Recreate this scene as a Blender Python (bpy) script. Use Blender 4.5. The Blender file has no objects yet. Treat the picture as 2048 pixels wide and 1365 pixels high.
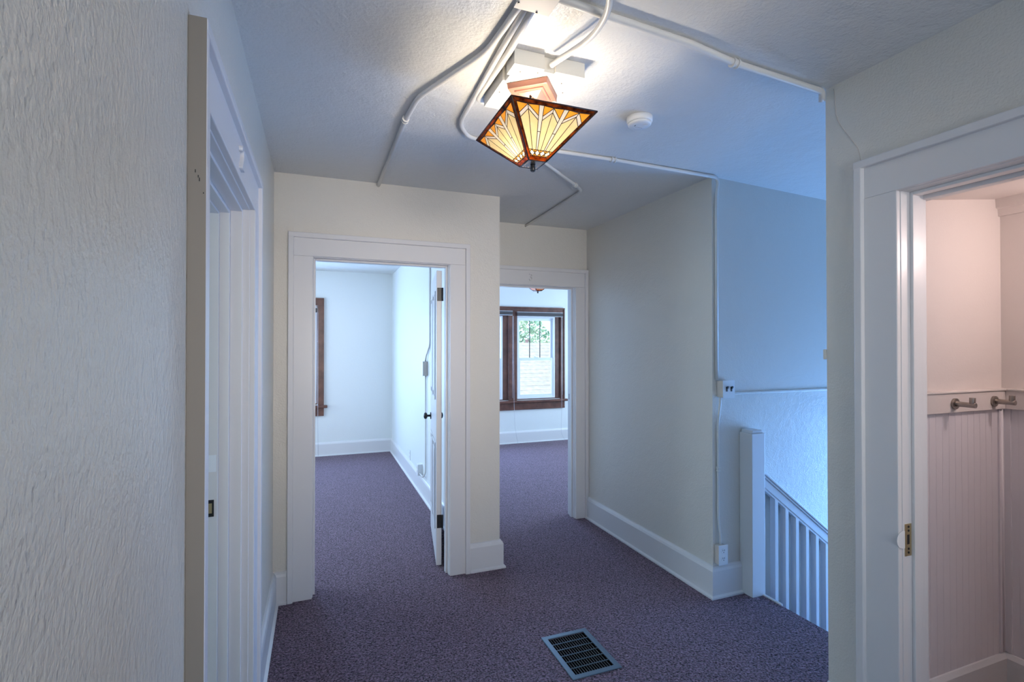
import bpy, bmesh, math, random
from mathutils import Vector, Matrix
random.seed(7)
S = bpy.context.scene
C = bpy.context.collection
PI = math.pi

# ------------------------------------------------------------------ camera, light, exposure
cam = bpy.data.cameras.new('camera'); cam_o = bpy.data.objects.new('camera', cam); C.objects.link(cam_o)
cam_o.location = (0, 0, 1.5)
cam_o.rotation_euler = (PI/2 + 0.0084, 0, -0.3663)
cam.sensor_width = 36.0; cam.lens = 1015.0/2048*36.0
cam.clip_start = 0.02; cam.clip_end = 300
S.camera = cam_o
S.view_settings.view_transform = 'Standard'; S.view_settings.look = 'None'
S.view_settings.gamma = 1.0; S.view_settings.use_curve_mapping = False
S.view_settings.exposure = 0.10

w = bpy.data.worlds.new('sky'); S.world = w; w.use_nodes = True
bgn = w.node_tree.nodes['Background']
bgn.inputs[0].default_value = (0.60, 0.79, 1.0, 1); bgn.inputs[1].default_value = 3.6

def sun(rot, power, col):
    l = bpy.data.lights.new('sun', 'SUN'); l.energy = power; l.color = col; l.angle = 0.03
    o = bpy.data.objects.new('sun', l); C.objects.link(o); o.rotation_euler = rot
sun((math.radians(42), 0, math.radians(-25)), 0.8, (1.0, 0.96, 0.9))

def area(name, loc, direction, sx, sy, power, col):
    l = bpy.data.lights.new(name, 'AREA'); l.shape = 'RECTANGLE'; l.size = sx; l.size_y = sy
    l.energy = power; l.color = col
    o = bpy.data.objects.new(name, l); C.objects.link(o); o.location = loc
    o.rotation_euler = Vector(direction).to_track_quat('-Z', 'Y').to_euler()
    return o
# daylight entering through the windows that the camera does not look at, then an added hall fill
area('daylight_stair_window', (4.90, 1.93, 0.15), (-1, 0, 0), 0.80, 1.5, 74, (0.14, 0.41, 1.0))
area('daylight_bedroom_window', (-2.55, 5.4, 1.4), (1, 0, 0), 2.2, 1.4, 44, (0.66, 0.85, 1.0))
area('daylight_bedroom_back_window', (-0.72, 7.50, 1.38), (0, -1, 0), 1.05, 1.2, 80, (0.32, 0.55, 1.0))
area('daylight_front_room_back_window', (2.14, 7.42, 1.33), (0, -1, 0), 0.90, 1.2, 80, (0.32, 0.54, 1.0))
area('daylight_front_room_window', (4.93, 5.6, 1.4), (-1, 0, 0), 2.2, 1.4, 46, (0.56, 0.78, 1.0))
area('daylight_side_room_window', (-3.45, 1.2, 1.4), (1, 0, 0), 1.6, 1.4, 16, (0.35, 0.85, 0.95))
area('hall_fill', (0.8, -1.62, 1.5), (0, 1, 0.03), 1.4, 1.3, 7, (1.0, 0.87, 0.73)).data.spread = math.radians(48)  # added fill from behind the camera to lift the front wall; no known window

def point(name, loc, power, col, r):
    l = bpy.data.lights.new(name, 'POINT'); l.energy = power; l.color = col; l.shadow_soft_size = r
    o = bpy.data.objects.new(name, l); C.objects.link(o); o.location = loc
point('bathroom_light', (2.62, 0.62, 1.93), 9.5, (1.0, 0.82, 0.78), 0.05)

# ------------------------------------------------------------------ materials
def mat(name, col, rough=0.5, spec=0.5, metal=0.0, bumps=(), col2=None, cscale=5.0, coat=0.0):
    m = bpy.data.materials.new(name); m.use_nodes = True
    nt = m.node_tree; b = nt.nodes['Principled BSDF']
    b.inputs['Base Color'].default_value = (*col, 1); b.inputs['Roughness'].default_value = rough
    b.inputs['Specular IOR Level'].default_value = spec; b.inputs['Metallic'].default_value = metal
    b.inputs['Coat Weight'].default_value = coat; b.inputs['Coat Roughness'].default_value = 0.25
    tc = nt.nodes.new('ShaderNodeTexCoord')
    if col2 is not None:
        n = nt.nodes.new('ShaderNodeTexNoise'); n.inputs['Scale'].default_value = cscale; n.inputs['Detail'].default_value = 4
        nt.links.new(tc.outputs['Object'], n.inputs['Vector'])
        r = nt.nodes.new('ShaderNodeValToRGB'); r.color_ramp.elements[0].position = 0.35; r.color_ramp.elements[1].position = 0.65
        r.color_ramp.elements[0].color = (*col, 1); r.color_ramp.elements[1].color = (*col2, 1)
        nt.links.new(n.outputs['Fac'], r.inputs[0]); nt.links.new(r.outputs[0], b.inputs['Base Color'])
    prev = None
    for (kind, scale, strength, dist, stretch) in bumps:
        mp = nt.nodes.new('ShaderNodeMapping'); mp.inputs['Scale'].default_value = stretch
        nt.links.new(tc.outputs['Object'], mp.inputs['Vector'])
        if kind == 'noise':
            t = nt.nodes.new('ShaderNodeTexNoise'); t.inputs['Scale'].default_value = scale; t.inputs['Detail'].default_value = 3
            out = t.outputs['Fac']
        else:
            t = nt.nodes.new('ShaderNodeTexVoronoi'); t.inputs['Scale'].default_value = scale
            out = t.outputs['Distance']
        nt.links.new(mp.outputs[0], t.inputs['Vector'])
        bp = nt.nodes.new('ShaderNodeBump'); bp.inputs['Strength'].default_value = strength; bp.inputs['Distance'].default_value = dist
        nt.links.new(out, bp.inputs['Height'])
        if prev: nt.links.new(prev.outputs[0], bp.inputs['Normal'])
        prev = bp
    if prev: nt.links.new(prev.outputs[0], b.inputs['Normal'])
    return m
ONE = (1, 1, 1)
M = {}
M['wall'] = mat('cream_textured_paint', (0.71, 0.685, 0.635), 0.36, 0.5, bumps=[('noise', 130, 0.55, 0.003, ONE), ('noise', 22, 0.35, 0.006, ONE)])
M['wall_rolled'] = mat('cream_rolled_paint', (0.72, 0.69, 0.62), 0.28, 0.5, bumps=[('noise', 120, 0.8, 0.003, (1, 1, .8)), ('noise', 38, 0.32, 0.004, ONE), ('noise', 4, 0.25, 0.02, ONE)])
M['ceiling'] = mat('white_rough_plaster', (0.74, 0.74, 0.73), 0.42, 0.5, bumps=[('noise', 95, 0.8, 0.004, ONE), ('noise', 14, 0.5, 0.014, ONE)])
M['room_wall'] = mat('white_room_paint', (0.76, 0.79, 0.79), 0.45, 0.4, bumps=[('noise', 60, 0.3, 0.003, ONE)])
M['bath_wall'] = mat('blush_paint', (0.74, 0.68, 0.65), 0.5, 0.3, bumps=[('noise', 150, 0.2, 0.002, ONE)])
M['trim'] = mat('white_gloss_trim_paint', (0.72, 0.715, 0.73), 0.32, 0.5, bumps=[('noise', 60, 0.12, 0.002, ONE)])
M['trim_darkened'] = mat('taupe_darkened_casing_edge', (0.27, 0.24, 0.21), 0.5, 0.3, bumps=[('noise', 60, 0.12, 0.002, ONE)])  # taupe darkened in the colour to offset the hall fill on this side
M['conduit'] = mat('painted_conduit', (0.72, 0.71, 0.69), 0.35, 0.5, bumps=[('noise', 150, 0.2, 0.001, ONE)])
M['plate'] = mat('cream_mounting_board', (0.80, 0.78, 0.72), 0.45, 0.4)
M['white_plastic'] = mat('white_plastic', (0.80, 0.82, 0.84), 0.4, 0.5)
M['beige_plastic'] = mat('beige_wiring_box', (0.66, 0.60, 0.55), 0.45, 0.4)
M['black'] = mat('black_metal', (0.012, 0.012, 0.014), 0.35, 0.5)
M['dark_void'] = mat('dark_duct', (0.004, 0.004, 0.006), 0.9, 0.1)
M['copper'] = mat('antique_copper_canopy', (0.38, 0.17, 0.125), 0.38, 0.5, metal=0.2)
M['lead'] = mat('dark_lead_came', (0.045, 0.028, 0.02), 0.45, 0.5, metal=0.5)
M['nickel'] = mat('brushed_nickel', (0.38, 0.34, 0.31), 0.32, 0.5, metal=1.0)
M['brass'] = mat('aged_brass', (0.58, 0.48, 0.28), 0.35, 0.5, metal=0.9)
M['louvre'] = mat('dark_louvre_steel', (0.14, 0.14, 0.15), 0.4, 0.5)
M['register'] = mat('steel_with_blue_reflection', (0.16, 0.24, 0.32), 0.28, 0.6, metal=0.6)  # blue reflected daylight is put into the brownish metal's base colour
M['wood'] = mat('dark_stained_wood', (0.085, 0.030, 0.022), 0.35, 0.5, col2=(0.16, 0.062, 0.042), cscale=9, bumps=[('noise', 40, 0.2, 0.002, (1, 1, .1))])
M['vinyl'] = mat('white_vinyl_sash', (0.80, 0.84, 0.90), 0.4, 0.4)
M['blind'] = mat('grey_blind_headrail', (0.085, 0.078, 0.082), 0.6, 0.2)
M['cord'] = mat('pale_cord', (0.62, 0.62, 0.66), 0.7, 0.2)
M['shingle'] = mat('pale_roof_shingle', (0.36, 0.31, 0.26), 0.9, 0.1, col2=(0.46, 0.39, 0.33), cscale=6, bumps=[('noise', 8, 0.5, 0.03, (1, 8, 8))])
M['brick'] = mat('red_brick', (0.25, 0.15, 0.14), 0.9, 0.1)
M['bark'] = mat('bark', (0.12, 0.09, 0.06), 0.9, 0.1)
M['oak_floor'] = mat('bathroom_wood_floor', (0.20, 0.10, 0.07), 0.4, 0.4)
M['wainscot'] = mat('mauve_white_beadboard', (0.78, 0.74, 0.77), 0.4, 0.4, bumps=[('noise', 40, 0.1, 0.002, ONE)])

def carpet():
    m = mat('mauve_brown_carpet', (0.13, 0.08, 0.085), 0.95, 0.15)
    nt = m.node_tree; b = nt.nodes['Principled BSDF']
    tc = nt.nodes.new('ShaderNodeTexCoord')
    dn = nt.nodes.new('ShaderNodeTexNoise'); dn.inputs['Scale'].default_value = 60
    mx = nt.nodes.new('ShaderNodeMixRGB'); mx.blend_type = 'ADD'; mx.inputs[0].default_value = 0.02
    nt.links.new(tc.outputs['Object'], dn.inputs['Vector']); nt.links.new(tc.outputs['Object'], mx.inputs[1]); nt.links.new(dn.outputs['Color'], mx.inputs[2])
    v = nt.nodes.new('ShaderNodeTexVoronoi'); v.inputs['Scale'].default_value = 90
    n = nt.nodes.new('ShaderNodeTexNoise'); n.inputs['Scale'].default_value = 110; n.inputs['Detail'].default_value = 2
    n2 = nt.nodes.new('ShaderNodeTexNoise'); n2.inputs['Scale'].default_value = 6; n2.inputs['Detail'].default_value = 3
    for t in (v, n): nt.links.new(mx.outputs[0], t.inputs['Vector'])
    nt.links.new(tc.outputs['Object'], n2.inputs['Vector'])
    r = nt.nodes.new('ShaderNodeValToRGB')
    r.color_ramp.elements[0].position = 0.36; r.color_ramp.elements[0].color = (0.032, 0.017, 0.025, 1)
    r.color_ramp.elements[1].position = 0.66; r.color_ramp.elements[1].color = (0.31, 0.20, 0.28, 1)
    nt.links.new(n.outputs['Fac'], r.inputs[0]); nt.links.new(r.outputs[0], b.inputs['Base Color'])
    b1 = nt.nodes.new('ShaderNodeBump'); b1.inputs['Strength'].default_value = 0.9; b1.inputs['Distance'].default_value = 0.008; b1.invert = True
    nt.links.new(v.outputs['Distance'], b1.inputs['Height'])
    b2 = nt.nodes.new('ShaderNodeBump'); b2.inputs['Strength'].default_value = 0.9; b2.inputs['Distance'].default_value = 0.006
    nt.links.new(n.outputs['Fac'], b2.inputs['Height']); nt.links.new(b1.outputs[0], b2.inputs['Normal'])
    b3 = nt.nodes.new('ShaderNodeBump'); b3.inputs['Strength'].default_value = 0.4; b3.inputs['Distance'].default_value = 0.02
    nt.links.new(n2.outputs['Fac'], b3.inputs['Height']); nt.links.new(b2.outputs[0], b3.inputs['Normal'])
    nt.links.new(b3.outputs[0], b.inputs['Normal'])
    b.inputs['Sheen Weight'].default_value = 0.18; b.inputs['Sheen Roughness'].default_value = 0.5
    return m
M['carpet'] = carpet()

def glass_art(name, col, col2, trans=0.85):
    m = bpy.data.materials.new(name); m.use_nodes = True; nt = m.node_tree
    for n in list(nt.nodes): nt.nodes.remove(n)
    out = nt.nodes.new('ShaderNodeOutputMaterial')
    tc = nt.nodes.new('ShaderNodeTexCoord'); nz = nt.nodes.new('ShaderNodeTexNoise'); nz.inputs['Scale'].default_value = 45; nz.inputs['Detail'].default_value = 4
    nt.links.new(tc.outputs['Object'], nz.inputs['Vector'])
    r = nt.nodes.new('ShaderNodeValToRGB'); r.color_ramp.elements[0].position = 0.3; r.color_ramp.elements[1].position = 0.7
    r.color_ramp.elements[0].color = (*col, 1); r.color_ramp.elements[1].color = (*col2, 1); nt.links.new(nz.outputs['Fac'], r.inputs[0])
    t = nt.nodes.new('ShaderNodeBsdfTranslucent'); d = nt.nodes.new('ShaderNodeBsdfDiffuse'); g = nt.nodes.new('ShaderNodeBsdfGlossy'); g.inputs['Roughness'].default_value = 0.2
    nt.links.new(r.outputs[0], t.inputs[0]); nt.links.new(r.outputs[0], d.inputs[0])
    m1 = nt.nodes.new('ShaderNodeMixShader'); m1.inputs[0].default_value = trans
    nt.links.new(d.outputs[0], m1.inputs[1]); nt.links.new(t.outputs[0], m1.inputs[2])
    m2 = nt.nodes.new('ShaderNodeMixShader'); m2.inputs[0].default_value = 0.04
    nt.links.new(m1.outputs[0], m2.inputs[1]); nt.links.new(g.outputs[0], m2.inputs[2]); nt.links.new(m2.outputs[0], out.inputs[0])
    return m
M['g_cream'] = glass_art('cream_art_glass', (0.94, 0.83, 0.56), (0.97, 0.90, 0.68))
M['g_white'] = glass_art('white_art_glass', (0.97, 0.95, 0.88), (0.99, 0.97, 0.92))
M['g_amber'] = glass_art('amber_art_glass', (0.85, 0.52, 0.12), (0.93, 0.62, 0.18))
M['g_brown'] = glass_art('brown_border_glass', (0.04, 0.012, 0.003), (0.36, 0.13, 0.025))
M['g_pink'] = glass_art('pink_art_glass', (0.42, 0.22, 0.16), (0.50, 0.30, 0.22))

def clear_glass():
    m = bpy.data.materials.new('window_glass'); m.use_nodes = True; nt = m.node_tree
    for n in list(nt.nodes): nt.nodes.remove(n)
    out = nt.nodes.new('ShaderNodeOutputMaterial'); t = nt.nodes.new('ShaderNodeBsdfTransparent'); g = nt.nodes.new('ShaderNodeBsdfGlossy')
    g.inputs['Roughness'].default_value = 0.02; t.inputs[0].default_value = (0.97, 0.99, 1, 1)
    x = nt.nodes.new('ShaderNodeMixShader'); x.inputs[0].default_value = 0.05
    nt.links.new(t.outputs[0], x.inputs[1]); nt.links.new(g.outputs[0], x.inputs[2]); nt.links.new(x.outputs[0], out.inputs[0])
    return m
M['glass'] = clear_glass()

def leaf_mat():
    m = bpy.data.materials.new('green_leaves'); m.use_nodes = True; nt = m.node_tree; b = nt.nodes['Principled BSDF']
    tc = nt.nodes.new('ShaderNodeTexCoord'); nz = nt.nodes.new('ShaderNodeTexNoise'); nz.inputs['Scale'].default_value = 1.6; nz.inputs['Detail'].default_value = 5
    nt.links.new(tc.outputs['Object'], nz.inputs['Vector'])
    r = nt.nodes.new('ShaderNodeValToRGB'); r.color_ramp.elements[0].position = 0.38; r.color_ramp.elements[1].position = 0.62
    r.color_ramp.elements[0].color = (0.10, 0.24, 0.13, 1); r.color_ramp.elements[1].color = (0.42, 0.50, 0.30, 1)
    nt.links.new(nz.outputs['Fac'], r.inputs[0]); nt.links.new(r.outputs[0], b.inputs['Base Color']); b.inputs['Roughness'].default_value = 0.8
    return m
M['leaf'] = leaf_mat()

# ------------------------------------------------------------------ mesh helpers
def new(): return bmesh.new()
def box(bm, x0, x1, y0, y1, z0, z1, mi=0):
    x0, x1 = sorted((x0, x1)); y0, y1 = sorted((y0, y1)); z0, z1 = sorted((z0, z1))
    v = [bm.verts.new(p) for p in ((x0,y0,z0),(x1,y0,z0),(x1,y1,z0),(x0,y1,z0),(x0,y0,z1),(x1,y0,z1),(x1,y1,z1),(x0,y1,z1))]
    for f in ((0,3,2,1),(4,5,6,7),(0,1,5,4),(1,2,6,5),(2,3,7,6),(3,0,4,7)):
        bm.faces.new([v[i] for i in f]).material_index = mi
def prism(bm, poly, f, a, b):
    """poly in 2D, f(u, v, t) maps to 3D, swept from t=a to t=b"""
    A = [bm.verts.new(f(u, v, a)) for u, v in poly]; B = [bm.verts.new(f(u, v, b)) for u, v in poly]
    n = len(poly); bm.faces.new(A); bm.faces.new(B[::-1])
    for i in range(n): bm.faces.new((A[i], B[i], B[(i+1) % n], A[(i+1) % n]))
def frame(d):
    d = d.normalized(); u = d.orthogonal().normalized() if abs(d.z) > .95 else d.cross(Vector((0, 0, 1))).normalized()
    return u, d.cross(u).normalized()
def tube(bm, pts, r, n=14, bend=0.0, caps=True):
    pts = [Vector(p) for p in pts]
    if bend and len(pts) > 2:
        q = [pts[0]]
        for i in range(1, len(pts)-1):
            a, b, c = pts[i-1], pts[i], pts[i+1]
            d1 = (a-b); d2 = (c-b); e = min(bend, d1.length*.45, d2.length*.45)
            p0 = b + d1.normalized()*e; p2 = b + d2.normalized()*e
            for k in range(9):
                t = k/8; q.append(p0*(1-t)**2 + b*2*t*(1-t) + p2*t*t)
        q.append(pts[-1]); pts = q
    rings = []; u = v = None
    for i, p in enumerate(pts):
        d = (pts[min(i+1, len(pts)-1)] - pts[max(i-1, 0)]).normalized()
        if u is None: u, v = frame(d)
        else:
            u = (u - d*u.dot(d)).normalized(); v = d.cross(u).normalized()
        rr = r[i] if isinstance(r, (list, tuple)) else r
        rings.append([bm.verts.new(p + (u*math.cos(a)+v*math.sin(a))*rr) for a in [2*PI*k/n for k in range(n)]])
    for A, B in zip(rings, rings[1:]):
        for k in range(n):
            bm.faces.new((A[k], A[(k+1) % n], B[(k+1) % n], B[k])).smooth = True
    if caps:
        bm.faces.new(rings[0][::-1]); bm.faces.new(rings[-1])
def lathe(bm, prof, c, axis='z', n=32):
    """prof: list of (radius, height) along the axis"""
    c = Vector(c); rings = []
    for r, h in prof:
        ring = []
        for k in range(n):
            a = 2*PI*k/n; x, y = r*math.cos(a), r*math.sin(a)
            p = {'z': (x, y, h), 'x': (h, x, y), 'y': (y, h, x)}[axis]
            ring.append(bm.verts.new(c + Vector(p)))
        rings.append(ring)
    for A, B in zip(rings, rings[1:]):
        for k in range(n): bm.faces.new((A[k], A[(k+1) % n], B[(k+1) % n], B[k])).smooth = True
    bm.faces.new(rings[0][::-1]); bm.faces.new(rings[-1])
def slab(bm, f, us, vs, holes, n0, n1):
    """a thick sheet with rectangular holes; f(u, v, n) maps to 3D"""
    U = sorted(set(list(us) + [h[k] for h in holes for k in (0, 1) if us[0] < h[k] < us[-1]]))
    V = sorted(set(list(vs) + [h[k] for h in holes for k in (2, 3) if vs[0] < h[k] < vs[-1]]))
    def solid(i, j):
        if i < 0 or j < 0 or i >= len(U)-1 or j >= len(V)-1: return False
        cu, cv = (U[i]+U[i+1])/2, (V[j]+V[j+1])/2
        return not any(h[0] < cu < h[1] and h[2] < cv < h[3] for h in holes)
    cache = {}
    def V3(i, j, n):
        k = (i, j, n)
        if k not in cache: cache[k] = bm.verts.new(f(U[i], V[j], n))
        return cache[k]
    for i in range(len(U)-1):
        for j in range(len(V)-1):
            if not solid(i, j): continue
            bm.faces.new((V3(i,j,n0), V3(i+1,j,n0), V3(i+1,j+1,n0), V3(i,j+1,n0)))
            bm.faces.new((V3(i,j,n1), V3(i,j+1,n1), V3(i+1,j+1,n1), V3(i+1,j,n1)))
            for (di, dj, a, b) in ((-1,0,(i,j),(i,j+1)), (1,0,(i+1,j),(i+1,j+1)), (0,-1,(i,j),(i+1,j)), (0,1,(i,j+1),(i+1,j+1))):
                if not solid(i+di, j+dj):
                    bm.faces.new((V3(*a,n0), V3(*b,n0), V3(*b,n1), V3(*a,n1)))
def obj(name, bm, m, parent=None, bev=0.0, seg=2, kind=None, label=None):
    bmesh.ops.recalc_face_normals(bm, faces=bm.faces)
    me = bpy.data.meshes.new(name); bm.to_mesh(me); bm.free()
    for mm in (m if isinstance(m, (list, tuple)) else [m]): me.materials.append(mm)
    o = bpy.data.objects.new(name, me); C.objects.link(o)
    if parent:
        o.parent = parent; o.matrix_parent_inverse = Matrix.Translation(parent.location).inverted()
    if bev:
        b = o.modifiers.new('bevel', 'BEVEL'); b.width = bev; b.segments = seg; b.limit_method = 'ANGLE'; b.angle_limit = 0.6
    if kind: o['kind'] = kind
    if label: o['label'] = label
    return o
def struct(name, bm, m, bev=0.0): return obj(name, bm, m, None, bev, kind='structure')
def thing(name, label, cat, loc, group=None, kind=None):
    o = bpy.data.objects.new(name, None); C.objects.link(o); o.location = loc; o.empty_display_size = 0.1
    if kind: o['kind'] = kind
    else: o['label'] = label; o['category'] = cat
    if group: o['group'] = group
    bpy.context.view_layer.update()
    return o
def tag(o, label, cat, group=None):
    o['label'] = label; o['category'] = cat
    if group: o['group'] = group
    return o
def sdoor(name, loc): return thing(name, None, None, loc, kind='structure')

# ------------------------------------------------------------------ dimensions
XL, YF, XC, Y2, X3, Y4, H, XR, YR = -0.238, 3.250, 1.157, 3.918, 2.205, 2.405, 2.512, 1.876, 1.424
T = 0.12
fx = lambda x0, s: (lambda u, v, n: (x0 + s*n, u, v))     # wall in a plane x = x0, u = y, v = z
fy = lambda y0, s: (lambda u, v, n: (u, y0 + s*n, v))     # wall in a plane y = y0, u = x, v = z
fz = lambda z0: (lambda u, v, n: (u, v, z0 + n))

# ------------------------------------------------------------------ shell
bm = new(); slab(bm, fz(0), (-3.6, 1.93), (-1.8, 7.6), [(1.093, 1.302, 2.052, 2.354)], -0.05, 0)
slab(bm, fz(0), (1.93, 2.5), (1.36, 7.6), [], -0.05, 0)
slab(bm, fz(0), (2.5, 5.1), (2.46, 7.6), [], -0.05, 0)
struct('floor', bm, M['carpet'])
bm = new(); box(bm, 1.93, 2.9, -1.1, 1.36, -0.05, -0.002); struct('floor_bathroom', bm, M['oak_floor'])

bm = new(); slab(bm, fz(H), (-3.6, 2.205), (-1.8, 7.6), [], 0, 0.08)
slab(bm, fz(H), (2.205, 5.1), (2.52, 7.6), [], 0, 0.08); struct('ceiling', bm, M['ceiling'])
bm = new()
prism(bm, [(2.205, H), (5.1, H-0.045*2.895), (5.1, H+.08), (2.205, H+.08)], lambda u, v, t: (u, t, v), 1.30, 2.52)
struct('ceiling_stairwell', bm, M['ceiling'])
bm = new(); prism(bm, [(1.95, 2.05), (2.9, 2.153), (2.9, 2.25), (1.95, 2.25)], lambda u, v, t: (u, t, v), -1.1, 1.36)
struct('ceiling_bathroom', bm, M['bath_wall'])

D3 = (1.262, 2.118, 2.005)        # left door: y0, y1, head
D1 = (-0.022, 0.804, 2.025)       # front door: x0, x1, head
D2 = (1.345, 2.083, 2.000)        # second door
D4 = (0.335, 1.149, 2.032)        # right door: y0, y1, head
J = 0.018
bm = new(); slab(bm, fx(XL, -1), (-1.8, YF), (0, H), [(D3[0]-J, D3[1]+J, 0, D3[2]+J)], 0, T); struct('wall_left', bm, M['wall_rolled'])
bm = new(); slab(bm, fy(YF, 1), (-3.6, XC), (0, H), [(D1[0]-J, D1[1]+J, 0, D1[2]+J)], 0, 0.115); struct('wall_front', bm, M['wall'])
bm = new(); slab(bm, fx(0.994, 1), (3.365, 7.55), (0, H), [], 0, 0.163); struct('wall_partition', bm, M['room_wall'])
bm = new(); slab(bm, fy(Y2, 1), (XC, 5.0), (0, H), [(D2[0]-J, D2[1]+J, 0, D2[2]+J)], 0, 0.115); struct('wall_passage', bm, M['wall'])
bm = new(); slab(bm, fx(X3, 1), (2.52, Y2), (0, H), [], 0, T)
slab(bm, fy(Y4, 1), (X3, 5.1), (-2.6, H+.05), [], 0, 0.115); struct('wall_stairwell', bm, M['wall'])
bm = new(); slab(bm, fx(XR, 1), (-1.8, YR), (0, H), [(D4[0]-J, D4[1]+J, 0, D4[2]+J)], 0, T); struct('wall_right', bm, M['wall'])
bm = new(); slab(bm, fy(1.31, 1), (XR+T, 5.1), (-2.6, 2.6), [], 0, YR-1.31); struct('wall_bathroom', bm, M['bath_wall'])
bm = new(); slab(bm, fx(5.0, 1), (1.2, 7.6), (-2.6, 2.6), [(1.5, 2.34, -0.62, 0.92), (4.45, 6.75, 0.65, 2.1)], 0, T); struct('wall_outer_right', bm, M['room_wall'])
W1 = (-1.3, 0.005, 0.70, 2.06)        # bedroom window hole (x0,x1,z0,z1) in the plane y = 7.35
W2 = [(1.62, 2.72, 0.66, 2.0), (2.855, 3.60, 0.66, 2.0)]
bm = new(); slab(bm, fy(7.35, 1), (-3.6, 0.994), (0, H), [W1], 0, T); struct('wall_bedroom', bm, M['room_wall'])
bm = new(); slab(bm, fy(7.25, 1), (XC, 5.0), (0, H), W2, 0, T); struct('wall_front_room', bm, M['room_wall'])
bm = new(); slab(bm, fx(-2.6, -1), (3.365, 7.35), (0, H), [(4.25, 6.55, 0.65, 2.15)], 0, T); struct('wall_bedroom_side', bm, M['room_wall'])
bm = new(); slab(bm, fx(-3.5, -1), (-1.8, YF), (0, H), [(0.35, 2.05, 0.65, 2.15)], 0, T); struct('wall_side_room', bm, M['room_wall'])
bm = new(); slab(bm, fy(-1.7, -1), (-3.6, 2.0), (0, H), [(0.05, 1.55, 0.8, 2.2)], 0, T); struct('wall_back', bm, M['wall'])
bm = new(); slab(bm, fx(2.80, 1), (-1.1, 1.31), (-0.05, 2.2), [], 0, 0.08)
slab(bm, fy(-1.0, -1), (1.95, 2.88), (-0.05, 2.2), [], 0, 0.08); struct('wall_bathroom_side', bm, M['bath_wall'])

# ------------------------------------------------------------------ baseboards
BP = [(0, 0), (0.034, 0), (0.034, 0.010), (0.021, 0.018), (0.021, 0.158), (0.016, 0.172), (0.008, 0.182), (0, 0.185)]
def base(bm, kind, c, s, a, b, prof=BP, ma=0, mb=0):
    """kind 'x': board on plane x=c facing s, from y=a to y=b"""
    f = (lambda u, v, t: (c + s*u, t, v)) if kind == 'x' else (lambda u, v, t: (t, c + s*u, v))
    A = [bm.verts.new(f(u, v, a + ma*u)) for u, v in prof]; B = [bm.verts.new(f(u, v, b + mb*u)) for u, v in prof]
    n = len(prof); bm.faces.new(A); bm.faces.new(B[::-1])
    for i in range(n): bm.faces.new((A[i], B[i], B[(i+1) % n], A[(i+1) % n]))
bm = new(); base(bm, 'x', XL, 1, 2.268, YF); base(bm, 'x', XL, 1, -1.7, 1.13); struct('baseboard_left', bm, M['trim'])
bm = new(); base(bm, 'y', YF, -1, XL, -0.162); base(bm, 'y', YF, -1, 0.944, XC, mb=1); base(bm, 'x', XC, 1, YF, Y2, ma=-1); struct('baseboard_front', bm, M['trim'])
bm = new(); base(bm, 'x', X3, -1, Y4, Y2, ma=-1); base(bm, 'y', Y4, -1, X3, 2.4115, ma=-1); struct('baseboard_passage', bm, M['trim'])
bm = new(); base(bm, 'x', XR, -1, 1.29, YR); base(bm, 'x', XR, -1, -1.7, 0.19); struct('baseboard_right', bm, M['trim'])
bm = new(); base(bm, 'y', 7.35, -1, -2.6, 0.994); base(bm, 'x', 0.994, -1, 3.5, 7.35); struct('baseboard_bedroom', bm, M['trim'])
bm = new(); base(bm, 'y', 7.25, -1, XC, 5.0); base(bm, 'x', XC, 1, 4.03, 7.25); struct('baseboard_front_room', bm, M['trim'])
bm = new(); BB = [(0, 0), (0.022, 0), (0.022, 0.150), (0.012, 0.168), (0, 0.175)]
base(bm, 'y', 1.31, -1, 1.996, 2.80, BB); base(bm, 'x', 2.80, -1, -1.0, 1.31, BB); struct('baseboard_bathroom', bm, M['trim'])

# ------------------------------------------------------------------ door casings
def casing(bm, f, s0, s1, o0, o1, ho, hc, bb=0.030, bt=0.036, t=0.020, bottom=0.0, bands=(1, 1)):
    """f(s, t, n). Board casing with a thick outer back band and a small inner bead."""
    def b(a0, a1, t0, t1, n0, n1):
        p, q = f(a0, t0, n0), f(a1, t1, n1); box(bm, p[0], q[0], p[1], q[1], p[2], q[2])
    b(s0+bb*.6, o0, bottom, ho, 0, t); b(o1, s1-bb*.6, bottom, ho, 0, t); b(s0+bb*.6, s1-bb*.6, ho, hc-bb*.6, 0, t-.0015)
    if bands[0]: b(s0, s0+bb, bottom, hc, 0, bt)
    if bands[1]: b(s1-bb, s1, bottom, hc, 0, bt)
    b(s0, s1, hc-bb, hc, 0, bt+.001)
def lining(bm, f, o0, o1, ho, depth, stop=(0.035, 0.075), d=0.012, bottom=0.0):
    """jamb boards inside the hole with a raised door stop; n runs into the wall as negative"""
    def b(a0, a1, t0, t1, n0, n1):
        p, q = f(a0, t0, n0), f(a1, t1, n1); box(bm, p[0], q[0], p[1], q[1], p[2], q[2])
    e = 0.0015
    b(o0-J, o0, bottom, ho+J, e, -depth-e); b(o1, o1+J, bottom, ho+J, e, -depth-e); b(o0, o1, ho, ho+J, e, -depth-e)
    if stop:
        b(o0, o0+d, bottom, ho, -stop[0], -stop[1]); b(o1-d, o1, bottom, ho, -stop[0], -stop[1]); b(o0+d, o1-d, ho-d, ho, -stop[0], -stop[1])

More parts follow.
